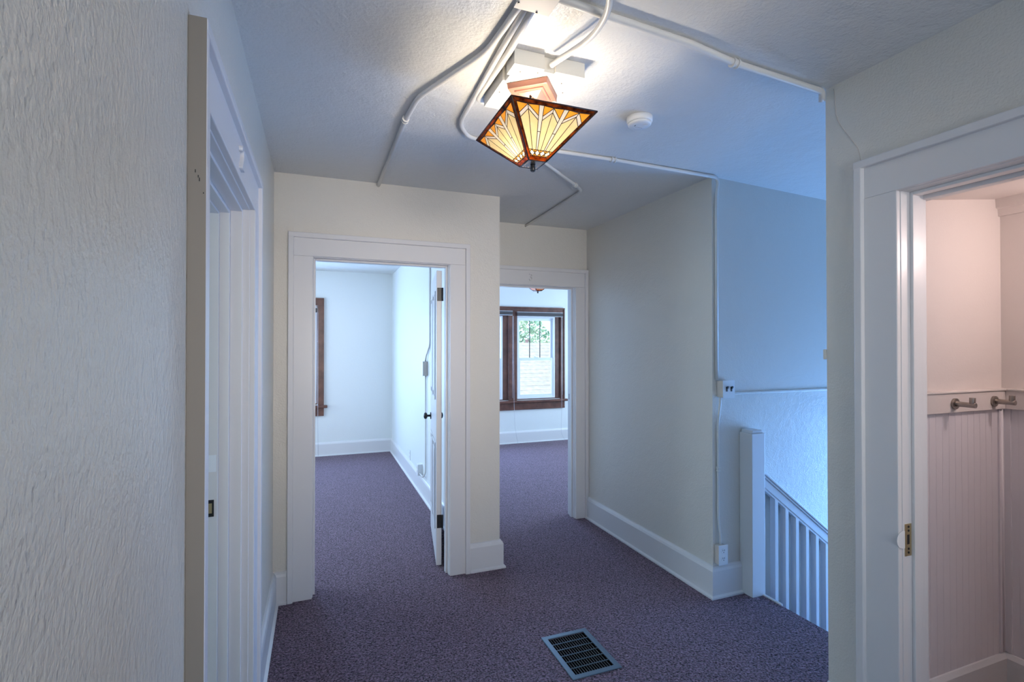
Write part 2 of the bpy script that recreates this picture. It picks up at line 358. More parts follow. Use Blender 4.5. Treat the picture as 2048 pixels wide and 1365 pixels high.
# door_1: front door into the bedroom
d1 = sdoor('door_1', (0.39, YF, 0))
f1 = lambda s, t, n: (s, YF - n, t)
bm = new(); casing(bm, f1, -0.160, 0.941, D1[0]-.004, D1[1]+.004, D1[2]+.004, 2.165); obj('door_casing', bm, M['trim'], d1, 0.003)
bm = new(); lining(bm, f1, D1[0], D1[1], D1[2], 0.115); obj('door_jamb', bm, M['trim'], d1, 0.002)
bm = new(); casing(bm, lambda s, t, n: (s, 3.365 + n, t), -0.160, 0.941, D1[0]-.004, D1[1]+.004, D1[2]+.004, 2.165); obj('door_casing', bm, M['trim'], d1, 0.003)
# leaf, open into the bedroom
hp = Vector((0.790, 3.392)); dr = Vector((0.125, 0.775)).normalized(); nl = Vector((-dr.y, dr.x))
def L(a, b, z): p = hp + dr*a + nl*b; return (p.x, p.y, z)
bm = new(); lw = 0.79; th = 0.036
slab(bm, lambda u, v, n: L(u, n, v), (0.0, lw), (0.012, 2.008), [], 0, th)
leaf = obj('door_leaf', bm, M['trim'], d1, 0.002)
bm = new()
for (u0, u1, v0, v1) in ((.11, .37, 1.12, 1.88), (.43, .69, 1.12, 1.88), (.11, .37, .22, .82), (.43, .69, .22, .82)):
    for n0, n1 in ((th, th+.006), (-.006, 0)):
        slab(bm, lambda u, v, n: L(u, n, v), (u0, u1), (v0, v1), [(u0+.02, u1-.02, v0+.02, v1-.02)], n0, n1)
        slab(bm, lambda u, v, n: L(u, n, v), (u0+.05, u1-.05), (v0+.05, v1-.05), [], n0, n1)
obj('door_panel_moulding', bm, M['trim'], leaf, 0.002)
for sgn in (1, -1):
    bm = new(); n0 = th if sgn > 0 else 0
    a, b = Vector(L(.725, n0, .925)), Vector(L(.725, n0 + sgn*.007, .925)); tube(bm, [a, b], .028, 24)
    c = Vector(L(.725, n0 + sgn*.032, .925)); tube(bm, [b, c], .009, 16)
    e = [Vector(L(.725, n0 + sgn*x, .925)) for x in (.030, .036, .046, .056, .060)]
    tube(bm, e, [.012, .024, .028, .022, .010], 20)
    obj('door_knob', bm, M['black'], leaf, label='black round knob')
for z in (0.307, 1.846):
    bm = new(); slab(bm, lambda u, v, n: L(-.003 - n*.0, u, v) if n == 0 else L(-.001, u, v), (0.003, 0.031), (z-.045, z+.045), [], 0, 1)
    tube(bm, [L(-.006, -.004, z-.045), L(-.006, -.004, z+.045)], .0062, 12)
    obj('hinge', bm, M['black'], leaf, 0.001, label='black hinge')

# door_2: opening at the end of the passage
d2 = sdoor('door_2', (1.71, Y2, 0)); f2 = lambda s, t, n: (s, Y2 - n, t)
bm = new(); casing(bm, f2, 1.205, 2.2045, D2[0]-.004, D2[1]+.004, D2[2]+.004, 2.155); obj('door_casing', bm, M['trim'], d2, 0.003)
bm = new(); lining(bm, f2, D2[0], D2[1], D2[2], 0.115); obj('door_jamb', bm, M['trim'], d2, 0.002)
bm = new(); casing(bm, lambda s, t, n: (s, Y2 + .115 + n, t), 1.205, 2.22, D2[0]-.004, D2[1]+.004, D2[2]+.004, 2.155); obj('door_casing', bm, M['trim'], d2, 0.003)
bm = new(); box(bm, 2.0815, 2.084, 4.000, 4.022, 1.02, 1.07); obj('strike_plate', bm, M['black'], d2, label='dark strike plate')

# door_3: left door
d3 = sdoor('door_3', (XL, 1.69, 0)); f3 = lambda s, t, n: (XL + n, s, t)
bm = new(); casing(bm, f3, 1.150, 2.262, D3[0]-.002, D3[1]+.004, D3[2]+.004, 2.150, bb=0.026, bt=0.033); obj('door_casing', bm, M['trim'], d3, 0.003)
bm = new(); box(bm, XL+.0005, XL+.032, 1.1485, 1.1502, 0.0, 2.148); e3 = obj('casing_edge', bm, M['trim_darkened'], d3, label='darkened taupe edge of the casing')
bm = new()
for (z, h, y) in ((1.842, .006, .013), (1.832, .005, .018), (1.826, .007, .020), (1.80, .003, .027)):
    box(bm, XL+y, XL+y+.0016, 1.1478, 1.1486, z-h/2, z+h/2)
obj('chip_mark', bm, M['black'], e3, label='small dark chips')
bm = new(); lining(bm, f3, D3[0], D3[1], D3[2], 0.12, stop=(0.022, 0.062), d=0.010)
fb = lambda a0, a1, t0, t1, n0, n1: box(bm, *sum([sorted((p, q)) for p, q in zip(f3(a0, t0, n0), f3(a1, t1, n1))], []))
fb(D3[0], D3[0]+.022, 0, D3[2], -.062, -.095); fb(D3[1]-.022, D3[1], 0, D3[2], -.062, -.095); fb(D3[0]+.022, D3[1]-.022, D3[2]-.022, D3[2], -.062, -.095)
fb(D3[0], D3[0]+.028, 0, D3[2], -.095, -.135); fb(D3[1]-.028, D3[1], 0, D3[2], -.095, -.135); fb(D3[0]+.028, D3[1]-.028, D3[2]-.028, D3[2], -.095, -.135)
obj('door_jamb', bm, M['trim'], d3, 0.002)
yj = D3[1]-.028
bm = new(); slab(bm, lambda u, v, n: (u, yj - n, v), (-.368, -.345), (.885, .945), [(-.362, -.351, .897, .933)], 0, .002)
sp = obj('strike_plate', bm, M['black'], d3, label='black strike plate')
bm = new(); box(bm, -.362, -.351, yj-.0006, yj-.0001, .897, .933); obj('latch_hole', bm, M['brass'], sp, label='brass latch pocket')
bm = new(); slab(bm, lambda u, v, n: (u, yj - n, v), (-.366, -.338), (1.045, 1.105), [], 0, .0012); obj('filled_mortise', bm, M['vinyl'], d3, label='painted over old strike')
bm = new(); casing(bm, lambda s, t, n: (XL - T - n, s, t), 1.150, 2.262, D3[0]-.002, D3[1]+.004, D3[2]+.004, 2.150); obj('door_casing', bm, M['trim'], d3, 0.003)

# door_4: right door into the bathroom
d4 = sdoor('door_4', (XR, 0.74, 0)); f4 = lambda s, t, n: (XR - n, s, t)
bm = new(); casing(bm, f4, 0.195, 1.290, D4[0]-.004, D4[1]+.002, D4[2]+.002, 2.172, bb=0.028, bt=0.037); obj('door_casing', bm, M['trim'], d4, 0.003)
bm = new(); lining(bm, f4, D4[0], D4[1], D4[2], 0.12, stop=(0.045, 0.085), d=0.011)
obj('door_jamb', bm, M['trim'], d4, 0.002)
bm = new(); casing(bm, lambda s, t, n: (XR + T + n, s, t), 0.205, 1.280, D4[0]-.004, D4[1]+.002, D4[2]+.002, 2.045); obj('door_casing', bm, M['trim'], d4, 0.003)
yj = D4[1]
bm = new(); slab(bm, lambda u, v, n: (u, yj - n, v), (1.884, 1.917), (.775, .885), [(1.894, 1.907, .815, .848)], 0, .0022)
sp = obj('strike_plate', bm, M['brass'], d4, 0.0005, label='brass strike plate')
bm = new(); tube(bm, [(1.878, yj-.0012, .833), (1.878, yj+.0008, .833)], .030, 28); tube(bm, [(1.8735, yj-.0008, .833), (1.8735, yj+.0008, .833)], .029, 28)
obj('strike_lip', bm, M['white_plastic'], sp, label='round worn white lip')
for z in (.787, .800, .862, .875):
    bm = new(); tube(bm, [(1.901, yj-.0036, z), (1.901, yj-.0015, z)], .0040, 10); obj('screw', bm, M['black'], sp, label='dark screw')
bm = new(); box(bm, 1.893, 1.908, yj-.0018, yj-.0003, .814, .849); obj('latch_hole', bm, M['black'], sp, label='dark latch hole')
bm = new(); prev = None
crk = [(1.389, 2.499), (1.384, 2.45), (1.381, 2.394), (1.370, 2.36), (1.346, 2.318), (1.320, 2.275), (1.298, 2.237), (1.290, 2.21), (1.286, 2.180)]
bm2 = new(); tube(bm2, [(XR-.0005, y, z) for y, z in crk], .0014, 6)
obj('plaster_crack', bm2, M['beige_plastic'], bpy.data.objects['wall_right'], label='hairline crack above the door')

# painted-over numerals on two door heads
def numeral(ch, size, loc, rot, label):
    cu = bpy.data.curves.new('n', 'FONT'); cu.body = ch; cu.size = size; cu.extrude = 0.0055; cu.bevel_depth = 0.0012; cu.align_x = 'CENTER'; cu.align_y = 'CENTER'
    t = bpy.data.objects.new('n', cu); C.objects.link(t); bpy.context.view_layer.update()
    me = bpy.data.meshes.new_from_object(t.evaluated_get(bpy.context.evaluated_depsgraph_get())); bpy.data.objects.remove(t)
    me.materials.clear(); me.materials.append(M['trim'])
    o = bpy.data.objects.new('door_number', me); C.objects.link(o); o.location = loc; o.rotation_euler = rot
    tag(o, label, 'door number')
numeral('3', 0.085, (1.665, Y2-.0225, 2.067), (PI/2, 0, 0), 'painted-over numeral on the head casing of the far right doorway')
numeral('2', 0.100, (XL+.0225, 1.718, 2.060), (PI/2, 0, PI/2), 'painted-over numeral on the head casing of the left doorway')

# ------------------------------------------------------------------ bathroom details
GR = M['wainscot']
bm = new()
x = 1.996
while x < 2.775:                          # beadboard planks with a groove between
    box(bm, x, min(x+.0403, 2.775), 1.302, 1.3102, 0.16, 1.235); box(bm, x+.0403, x+.042, 1.3026, 1.3102, 0.16, 1.235); x += .042
y = 1.29
while y > -0.95:
    box(bm, 2.792, 2.8002, y-.0403, y, 0.16, 1.235); box(bm, 2.7926, 2.8002, y-.042, y-.0403, 0.16, 1.235); y -= .042
box(bm, 2.752, 2.792, 1.296, 1.3019, .176, 1.2245); box(bm, 2.786, 2.7919, 1.274, 1.2959, .176, 1.2245); tube(bm, [(2.770, 1.296, .177), (2.770, 1.296, 1.224)], .0045, 12)
struct('trim_1', bm, GR)
bm = new(); box(bm, 1.996, 2.80, 1.286, 1.31, 1.225, 1.305); box(bm, 2.776, 2.80, -1.0, 1.286, 1.225, 1.305)
box(bm, 1.996, 2.80, 1.280, 1.31, 1.305, 1.313); box(bm, 2.770, 2.80, -1.0, 1.280, 1.305, 1.313); struct('trim_2', bm, M['bath_wall'], 0.002)
bm = new(); prism(bm, [(2.80, 2.065), (2.785, 2.065), (2.782, 2.095), (2.768, 2.10), (2.765, 2.145), (2.80, 2.145)], lambda u, v, t: (u, t, v), -1.0, 1.31); struct('trim_3', bm, M['bath_wall'])
def hook(x, label):
    t = thing('robe_hook', label, 'hook', (x, 1.286, 1.262), 'hooks on the bathroom rail')
    bm = new(); tube(bm, [(x, 1.2859, 1.262), (x, 1.277, 1.262)], .0225, 28); obj('wall_plate', bm, M['nickel'], t, 0.001)
    bm = new(); tube(bm, [(x, 1.277, 1.262), (x, 1.212, 1.262)], .0105, 20); obj('arm', bm, M['nickel'], t, 0.001)
    bm = new(); tube(bm, [(x, 1.2235, 1.266), (x, 1.2235, 1.292)], .0102, 20); obj('peg', bm, M['nickel'], t, 0.001)
hook(2.420, 'brushed nickel robe hook on bathroom rail, left one nearer the doorway')
hook(2.690, 'brushed nickel robe hook on bathroom rail, right one near the corner')

# ------------------------------------------------------------------ stairs and railing
bm = new(); z = 0.0; x = 2.5
for k in range(9):
    box(bm, x + .25*k, x + .25*(k+1) + (0.02 if k < 8 else .6), YR, Y4, -.19*(k+1)-.05, -.19*(k+1))
    box(bm, x + .25*k - .012, x + .25*k, YR, Y4, -.19*(k+1), -.19*k - .05 if k == 0 else -.19*k)
st = obj('staircase', bm, M['carpet']); st['kind'] = 'structure'
bm = new(); box(bm, 2.497, 2.512, 2.185, 2.312, -.03, .008); struct('trim_4', bm, M['trim'], 0.002)

rl = thing('stair_railing', 'white painted stair railing with square newel post and slim balusters', 'railing', (2.463, 2.357, 0))
bm = new(); box(bm, 2.412, 2.513, 2.308, 2.404, 0.0, 0.972)
prism(bm, [(2.419, .972), (2.506, .972), (2.500, .990), (2.425, .990)], lambda u, v, t: (u, t, v), 2.316, 2.398)
obj('newel_post', bm, M['trim'], rl, 0.003)
SL = 0.768
rz = lambda x, z0: z0 - SL*(x - 2.513)
def railp(bm, za, zb, y0, y1, x1=4.6):
    prism(bm, [(2.5132, rz(2.513, za)), (x1, rz(x1, za)), (x1, rz(x1, zb)), (2.5132, rz(2.513, zb))], lambda u, v, t: (u, t, v), y0, y1)
bm = new(); railp(bm, .728, .745, 2.318, 2.392); railp(bm, .712, .728, 2.326, 2.384); railp(bm, .655, .712, 2.334, 2.376)
obj('handrail', bm, M['trim'], rl, 0.003)
bm = new(); railp(bm, .640, .655, 2.339, 2.371); obj('fillet', bm, M['trim'], rl, 0.001)
for k in range(22):
    x = 2.624 + .0868*k; bm = new()
    zt = rz(x, .6395); zb_ = -.16 - .76*(x-2.5)
    v = [(x, zb_), (x+.026, zb_-.02), (x+.026, zt-.026*SL), (x, zt)]
    prism(bm, v, lambda u, w_, t: (u, t, w_), 2.336, 2.374); obj('baluster', bm, M['trim'], rl, 0.0015)
bm = new(); prism(bm, [(2.513, -.40), (4.6, -1.99), (4.6, -1.72), (2.513, -.13)], lambda u, v, t: (u, t, v), 2.33, 2.404); obj('stringer', bm, M['trim'], rl)

# ------------------------------------------------------------------ floor register
rg = thing('floor_register', 'dark brownish metal floor vent grille with blue reflection painted in, set in the carpet', 'vent', (1.1975, 2.203, 0))
bm = new(); slab(bm, fz(0.0), (1.070, 1.326), (2.028, 2.378), [(1.097, 1.299, 2.055, 2.351)], 0.001, 0.007); obj('frame', bm, M['register'], rg, 0.0025)
bm = new()
for i in range(1, 6):
    y = 2.055 + .296*i/6; box(bm, 1.0975, 1.2985, y-.0012, y+.0012, .0005, .0045)
obj('cross_bar', bm, M['register'], rg)
bm = new()
for i in range(1, 15):
    x = 1.0975 + .201*i/15; box(bm, x-.0008, x+.0008, 2.0555, 2.3505, -.0025, .0010)
obj('louvre_grid', bm, M['louvre'], rg, label='dark louvres')
bm = new(); slab(bm, fz(-.12), (1.0935, 1.3015), (2.0525, 2.3535), [(1.096, 1.299, 2.055, 2.351)], 0, .118)
box(bm, 1.096, 1.299, 2.055, 2.351, -.12, -.115); obj('duct_boot', bm, M['dark_void'], rg)

# ------------------------------------------------------------------ conduits on the ceiling
CN = M['conduit']
def strap(parent, p, d, r):
    bm = new(); p = Vector(p); d = Vector(d).normalized()
    for k in (-1, 1):
        tube(bm, [p + d*(.011*k - .004), p + d*(.011*k + .004)], r + .0052, 16)
    tube(bm, [p - d*.012, p + d*.012], r + .0022, 16)
    obj('coupling', bm, CN, parent)
def conduit(label, pts, r, bend, straps=(), name='electrical_conduit'):
    o = thing(name, label, 'conduit', pts[0], 'painted surface conduits')
    bm = new(); tube(bm, pts, r, 16, bend); obj('pipe', bm, CN, o)
    for p, d in straps: strap(o, p, d, r)
    return o
conduit('painted ceiling conduit on the left, jogging out to the wall above the bedroom doorway',
        [(.555, 1.331, 2.499), (.546, 1.49, 2.499), (.534, 1.640, 2.499), (.376, 2.035, 2.499), (.361, 2.27, 2.499), (.353, 3.249, 2.499)], .0105, .06, [((.361, 2.26, 2.499), (0, 1, 0))])
conduit('short straight ceiling conduit running from the junction box beside the mounting board',
        [(.588, 1.331, 2.497), (.605, 1.60, 2.497), (.600, 1.96, 2.497), (.66, 1.985, 2.497)], .0120, .03)
conduit('long conduit curving behind the lamp, then down the corner by the stairwell',
        [(.571, 1.331, 2.500), (.586, 1.90, 2.500), (.594, 2.215, 2.500), (.680, 2.352, 2.500), (.80, 2.352, 2.500), (1.49, 2.350, 2.500), (2.228, 2.372, 2.498), (2.229, 2.394, 2.40), (2.229, 2.3945, 1.295)], .0100, .075,
        [((1.485, 2.350, 2.500), (1, 0, 0))])
conduit('angled ceiling conduit running back into the passage behind the lamp',
        [(.95, 2.352, 2.501), (1.52, 2.825, 2.501), (1.600, 2.905, 2.501), (1.625, 3.917, 2.501)], .0090, .05, [((1.50, 2.808, 2.501), (.57, .473, 0))])
conduit('ceiling conduit running right from the junction box to the stairwell corner',
        [(.621, 1.300, 2.497), (.80, 1.322, 2.497), (1.147, 1.347, 2.497), (1.373, 1.384, 2.497), (1.849, 1.417, 2.497), (1.868, 1.4335, 2.47)], .0120, .02,
        [((1.373, 1.384, 2.497), (1, .08, 0))])
conduit('hooked conduit looping down from the junction box to the edge of the mounting board',
        [(.6275, 1.19, 2.484), (.735, 1.172, 2.478), (.792, 1.275, 2.472), (.806, 1.40, 2.471), (.757, 1.590, 2.475)], .0100, .07)
jb = thing('junction_box', 'painted square metal junction box on the ceiling above the lamp', 'box', (.568, 1.26, H))
bm = new(); box(bm, .5215, .6205, 1.15, 1.330, 2.462, H-.0005); obj('box_body', bm, CN, jb, 0.003)
bm = new(); box(bm, .516, .626, 1.145, 1.335, 2.458, 2.4618); obj('cover_plate', bm, M['beige_plastic'], jb, 0.001)
for p in ((.522, 1.309), (.586, 1.330)):
    bm = new(); tube(bm, [(p[0], p[1], 2.458), (p[0], p[1], 2.4545)], .0030, 8); obj('screw', bm, M['black'], jb)

# switch box, outlet and wiring at the stairwell corner
sw = thing('light_switch', 'double toggle switch plate on wall corner above the newel post', 'switch', (2.28, Y4, 1.238))
bm = new(); box(bm, 2.237, 2.318, 2.352, 2.4045, 1.189, 1.289); obj('switch_box', bm, M['beige_plastic'], sw, 0.005)
bm = new(); box(bm, 2.233, 2.322, 2.349, 2.3518, 1.186, 1.292); obj('cover_plate', bm, M['white_plastic'], sw, 0.002, label='white cover plate')
for xx in (2.261, 2.296):
    bm = new(); prism(bm, [(2.349, 1.233), (2.337, 1.248), (2.335, 1.256), (2.341, 1.258), (2.349, 1.247)], lambda u, v, t: (t, u, v), xx-.004, xx+.004)
    box(bm, xx-.006, xx+.006, 2.3475, 2.3492, 1.226, 1.254); obj('toggle', bm, M['black'], sw, label='dark toggle')
ot = thing('wall_outlet', 'white duplex outlet just above the baseboard at the stairwell corner', 'outlet', (2.25, Y4, 0.255))
bm = new(); box(bm, 2.217, 2.277, 2.368, 2.4045, .200, .312); obj('outlet_box', bm, M['beige_plastic'], ot, 0.003)
bm = new(); box(bm, 2.213, 2.281, 2.3645, 2.3678, .198, .316); cp = obj('cover_plate', bm, M['white_plastic'], ot, 0.002)
for zz in (.282, .236):
    bm = new(); tube(bm, [(2.247, 2.3646, zz), (2.247, 2.3625, zz)], .0165, 24); rc = obj('receptacle', bm, M['white_plastic'], cp)
    bm = new()
    for dx in (-.006, .006): box(bm, 2.247+dx-.0013, 2.247+dx+.0013, 2.3619, 2.3626, zz-.001, zz+.009)
    tube(bm, [(2.247, 2.3626, zz-.008), (2.247, 2.3619, zz-.008)], .0026, 10)
    bm.faces.ensure_lookup_table(); obj('slot', bm, M['black'], cp, label='dark slots')
conduit('vertical painted wire conduit running from the switch box down to the outlet',
        [(2.243, 2.384, 1.188), (2.243, 2.384, 1.15), (2.236, 2.394, 1.03), (2.236, 2.394, .47), (2.246, 2.388, .36), (2.246, 2.388, .313)], .0075, .03, [((2.236, 2.394, .76), (0, 0, 1))])
wm = thing('wall_raceway', 'slim painted raceway running right from the switch along stairwell wall', 'raceway', (2.32, Y4, 1.208))
bm = new(); box(bm, 2.3185, 4.4, 2.393, 2.4045, 1.200, 1.216); obj('channel', bm, M['wall'], wm, 0.004)
bm = new(); box(bm, 1.868, 1.888, 1.424, 1.436, 1.444, 1.484); o = obj('wall_clip', bm, M['wall'], None, 0.004); tag(o, 'small painted clip on the edge of the corner beside the bathroom door', 'clip')

# smoke alarm
sm = thing('smoke_alarm', 'round white smoke alarm on the ceiling right of the lamp', 'smoke alarm', (1.332, 1.892, H))
bm = new(); lathe(bm, [(.056, -.0005), (.056, -.020), (.052, -.027)], (1.332, 1.892, H)); obj('base', bm, M['white_plastic'], sm)
bm = new(); lathe(bm, [(.0515, -.0272), (.0505, -.034), (.045, -.038), (.020, -.039)], (1.332, 1.892, H)); obj('cover', bm, M['white_plastic'], sm)
bm = new(); tube(bm, [(1.350, 1.872, H-.039), (1.350, 1.872, H-.0405)], .010, 16); obj('test_button', bm, M['white_plastic'], sm)
bm = new()
for k in range(5): box(bm, 1.318+.008*k, 1.322+.008*k, 1.905, 1.906, H-.0396, H-.0388)
box(bm, 1.309, 1.312, 1.890, 1.900, H-.0396, H-.0388)
obj('vent_slot', bm, M['blind'], sm, label='grey slots')

# ------------------------------------------------------------------ mounting board and ceiling lamps
mb = thing('mounting_board', 'square cream wiring cover board on the ceiling holding the stained glass lamp', 'board', (.75, 1.765, H))
bm = new(); slab(bm, fz(0), (.622, .893), (1.598, 1.935), [(.735, .778, 1.59, 1.612), (.60, .634, 1.675, 1.715)], 2.458, H-.0005)
obj('board_body', bm, M['plate'], mb, 0.0015)
for p in ((.66, 1.64), (.72, 1.625), (.83, 1.66), (.872, 1.79), (.655, 1.72), (.64, 1.80), (.865, 1.72)):
    bm = new(); tube(bm, [(p[0], p[1], 2.4582), (p[0], p[1], 2.4562)], .003, 10); obj('screw', bm, M['nickel'], mb)

def bar(bm, a, b, r):
    tube(bm, [a, b], r, 6)
def make_lamp(loc, label, g_main, g_strip, g_corner, cz=0.054, canopy_rot=0.88, hx=(.159, .1925), bx=(.034, .040), lit=None):
    """square pyramid stained glass lamp; loc = point on the ceiling above its centre"""
    X, Y, Z = loc
    t = thing('ceiling_lamp', label, 'lamp', loc, 'stained glass ceiling lamps')
    zt, zb = Z - .204, Z - .344
    # canopy
    cc, ss = math.cos(canopy_rot), math.sin(canopy_rot)
    R = lambda x, y: (X + .009 + x*cc - y*ss, Y + .022 + x*ss + y*cc)
    def sq(bm, h0, h1, s0, s1):
        A = [bm.verts.new((*R(a*s0, b*s0), h0)) for a, b in ((-1,-1),(1,-1),(1,1),(-1,1))]
        B = [bm.verts.new((*R(a*s1, b*s1), h1)) for a, b in ((-1,-1),(1,-1),(1,1),(-1,1))]
        bm.faces.new(A); bm.faces.new(B[::-1])
        for i in range(4): bm.faces.new((A[i], B[i], B[(i+1) % 4], A[(i+1) % 4]))
    ct = Z - cz - .0003
    bm = new(); sq(bm, ct, ct-.022, .076, .074); obj('canopy', bm, M['copper'], t, 0.002)
    cn = bpy.context.collection.objects[-1]
    bm = new(); sq(bm, ct-.0221, ct-.027, .056, .053); sq(bm, ct-.0271, ct-.055, .046, .010); obj('canopy_step', bm, M['copper'], t, 0.0015)
    bm = new(); px, py = R(-.030, -.0); tube(bm, [(px, py, ct-.036), (px, py, ct-.050)], .0045, 10); obj('finial_screw', bm, M['black'], t)
    bm = new(); tube(bm, [(X, Y, ct-.054), (X, Y, zb+.012)], .0055, 10); obj('stem', bm, M['black'], t)
    # shade: four panels
    cn4 = [(-1, -1), (1, -1), (1, 1), (-1, 1)]
    top = [Vector((X+a*hx[0], Y+b*hx[1], zt)) for a, b in cn4]
    bot = [Vector((X+a*bx[0], Y+b*bx[1], zb)) for a, b in cn4]
    for k in range(4):
        TL, TR, BL, BR = top[k], top[(k+1) % 4], bot[k], bot[(k+1) % 4]
        nrm = (TR-TL).cross(BL-TL).normalized(); ctr = (TL+TR+BL+BR)/4
        if nrm.dot(ctr - Vector((X, Y, ctr.z))) < 0: nrm = -nrm
        P = lambda s, q: (BL*(1-s)+BR*s)*(1-q) + (TL*(1-s)+TR*s)*q     # s across 0..1, q up 0..1
        wt, wb = (TR-TL).length, (BR-BL).length
        bw = .0125                                                        # border width
        def I(s, q):                                                      # interior coordinates inside the border
            q2 = .085 + q*(.935-.085); wq = wb + (wt-wb)*q2; m = bw/wq
            return P(m + s*(1-2*m), q2)
        mats = [g_main, g_strip, g_corner, M['g_brown']]
        bm = new(); lines = []
        def face(pts, mi):
            vs = [bm.verts.new(p) for p in pts]; f = bm.faces.new(vs); f.material_index = mi
            for i in range(len(pts)): lines.append((pts[i], pts[(i+1) % len(pts)]))
        QB = .13
        edges = [0, .30, .365, .635, .70, 1.0]                            # bays and strips at the top
        def sx(s, q):                                                     # strips keep their width: converge slightly
            return s
        for (a, b) in ((0, .30), (.365, .635), (.70, 1.0)):
            c = (a+b)/2
            tl, tr = I(a, 1), I(b, 1); pk = I(c, .985); la, rb = I(a, .80), I(b, .80)
            la2, rb2 = I(a, .72), I(b, .72); pk2 = I(c, .90); cb = I(c, QB); lb, rbb = I(a, QB), I(b, QB)
            face([tl, pk, la], 2); face([tl, tr, pk], 2); face([tr, rb, pk], 2)
            face([la, pk, pk2, la2], 1); face([pk, rb, rb2, pk2], 1)
            face([la2, pk2, cb, lb], 0); face([pk2, rb2, rbb, cb], 0)
        for (a, b) in ((.30, .365), (.635, .70)):
            face([I(a, QB), I(b, QB), I(b, .5), I(a, .5)], 1); face([I(a, .5), I(b, .5), I(b, 1), I(a, 1)], 1)
        # lattice at the foot
        nd = 4
        for i in range(nd):
            a, b = i/nd, (i+1)/nd; c = (a+b)/2
            l, r_, u, d = I(a, QB/2), I(b, QB/2), I(c, QB), I(c, 0)
            face([l, d, r_, u], 1); face([I(a, 0), d, l], 2); face([d, I(b, 0), r_], 2); face([I(a, QB), l, u], 2); face([u, r_, I(b, QB)], 2)
        # border
        for pts in ([P(0,1), P(1,1), I(1,1), I(0,1)], [P(0,0), I(0,0), I(1,0), P(1,0)], [P(0,0), P(0,1), I(0,1), I(0,0)], [P(1,0), I(1,0), I(1,1), P(1,1)]):
            face(pts, 3)
        me = bpy.data.meshes.new('shade_panel'); bm.to_mesh(me); bm.free()
        for mm in mats: me.materials.append(mm)
        pn = bpy.data.objects.new('shade_panel', me); C.objects.link(pn); pn.parent = t; pn.matrix_parent_inverse = Matrix.Translation(t.location).inverted()
        md = pn.modifiers.new('thick', 'SOLIDIFY'); md.thickness = .0014; md.offset = 0
        bm = new(); done = set()
        for a, b in lines:
            key = tuple(sorted((tuple(round(v, 4) for v in a), tuple(round(v, 4) for v in b))))
            if key in done: continue
            done.add(key); bar(bm, a + nrm*.0004, b + nrm*.0004, .0012)
        obj('lead_line', bm, M['lead'], pn)
    bm = new()
    for k in range(4):
        bar(bm, top[k], top[(k+1) % 4], .0022); bar(bm, bot[k], bot[(k+1) % 4], .0022); bar(bm, bot[k], top[k], .0030)
    obj('shade_frame', bm, M['lead'], t)
    # perforated bottom plate with holes
    bm = new(); hs = []
    for i in range(6):
        for (a, b) in ((i, 0), (i, 5), (0, i), (5, i)):
            cxh = X - bx[0]*.78 + a*bx[0]*.312; cyh = Y - bx[1]*.78 + b*bx[1]*.312
            h = (cxh-.0019, cxh+.0019, cyh-.0019, cyh+.0019)
            if h not in hs: hs.append(h)
    slab(bm, fz(0), (X-bx[0], X+bx[0]), (Y-bx[1], Y+bx[1]), hs, zb-.001, zb+.0008); obj('bottom_plate', bm, M['nickel'], t)
    bm = new(); lathe(bm, [(.010, -.001), (.0085, -.006), (.0095, -.010), (.0095, -.024), (.006, -.027)], (X, Y, zb), n=20); obj('finial', bm, M['black'], t)
    if lit:
        for s in (-1, 1):
            bm = new(); lathe(bm, [(.006, 0), (.016, .006), (.022, .02), (.022, .03), (.012, .05), (.009, .055)], (X + s*.045, Y, zt - .10), n=20)
            obj('bulb', bm, M['white_bulb'], t)
            l = bpy.data.lights.new('lamp_bulb_light', 'POINT'); l.energy = lit; l.color = (1.0, 0.86, 0.67); l.shadow_soft_size = .018
            lo = bpy.data.objects.new('lamp_bulb_light', l); C.objects.link(lo); lo.location = (X + s*.045, Y, zt - .072)
    return t
mbm = bpy.data.materials.new('glowing_bulb'); mbm.use_nodes = True; nt_ = mbm.node_tree; nt_.nodes.remove(nt_.nodes['Principled BSDF'])
e_ = nt_.nodes.new('ShaderNodeEmission'); e_.inputs[0].default_value = (1, .83, .6, 1); e_.inputs[1].default_value = 6
t_ = nt_.nodes.new('ShaderNodeBsdfTransparent'); m_ = nt_.nodes.new('ShaderNodeMixShader'); m_.inputs[0].default_value = .75
nt_.links.new(e_.outputs[0], m_.inputs[1]); nt_.links.new(t_.outputs[0], m_.inputs[2]); nt_.links.new(m_.outputs[0], nt_.nodes['Material Output'].inputs[0]); M['white_bulb'] = mbm
make_lamp((.741, 1.7165, H), 'lit cream and amber stained glass lamp hanging in the hall', M['g_cream'], M['g_white'], M['g_amber'], lit=6.4)
make_lamp((2.535, 5.72, H), 'stained glass lamp with pink glass in the far room beyond the passage', M['g_pink'], M['g_pink'], M['g_cream'], cz=0.0, lit=1.0, hx=(.19, .19))

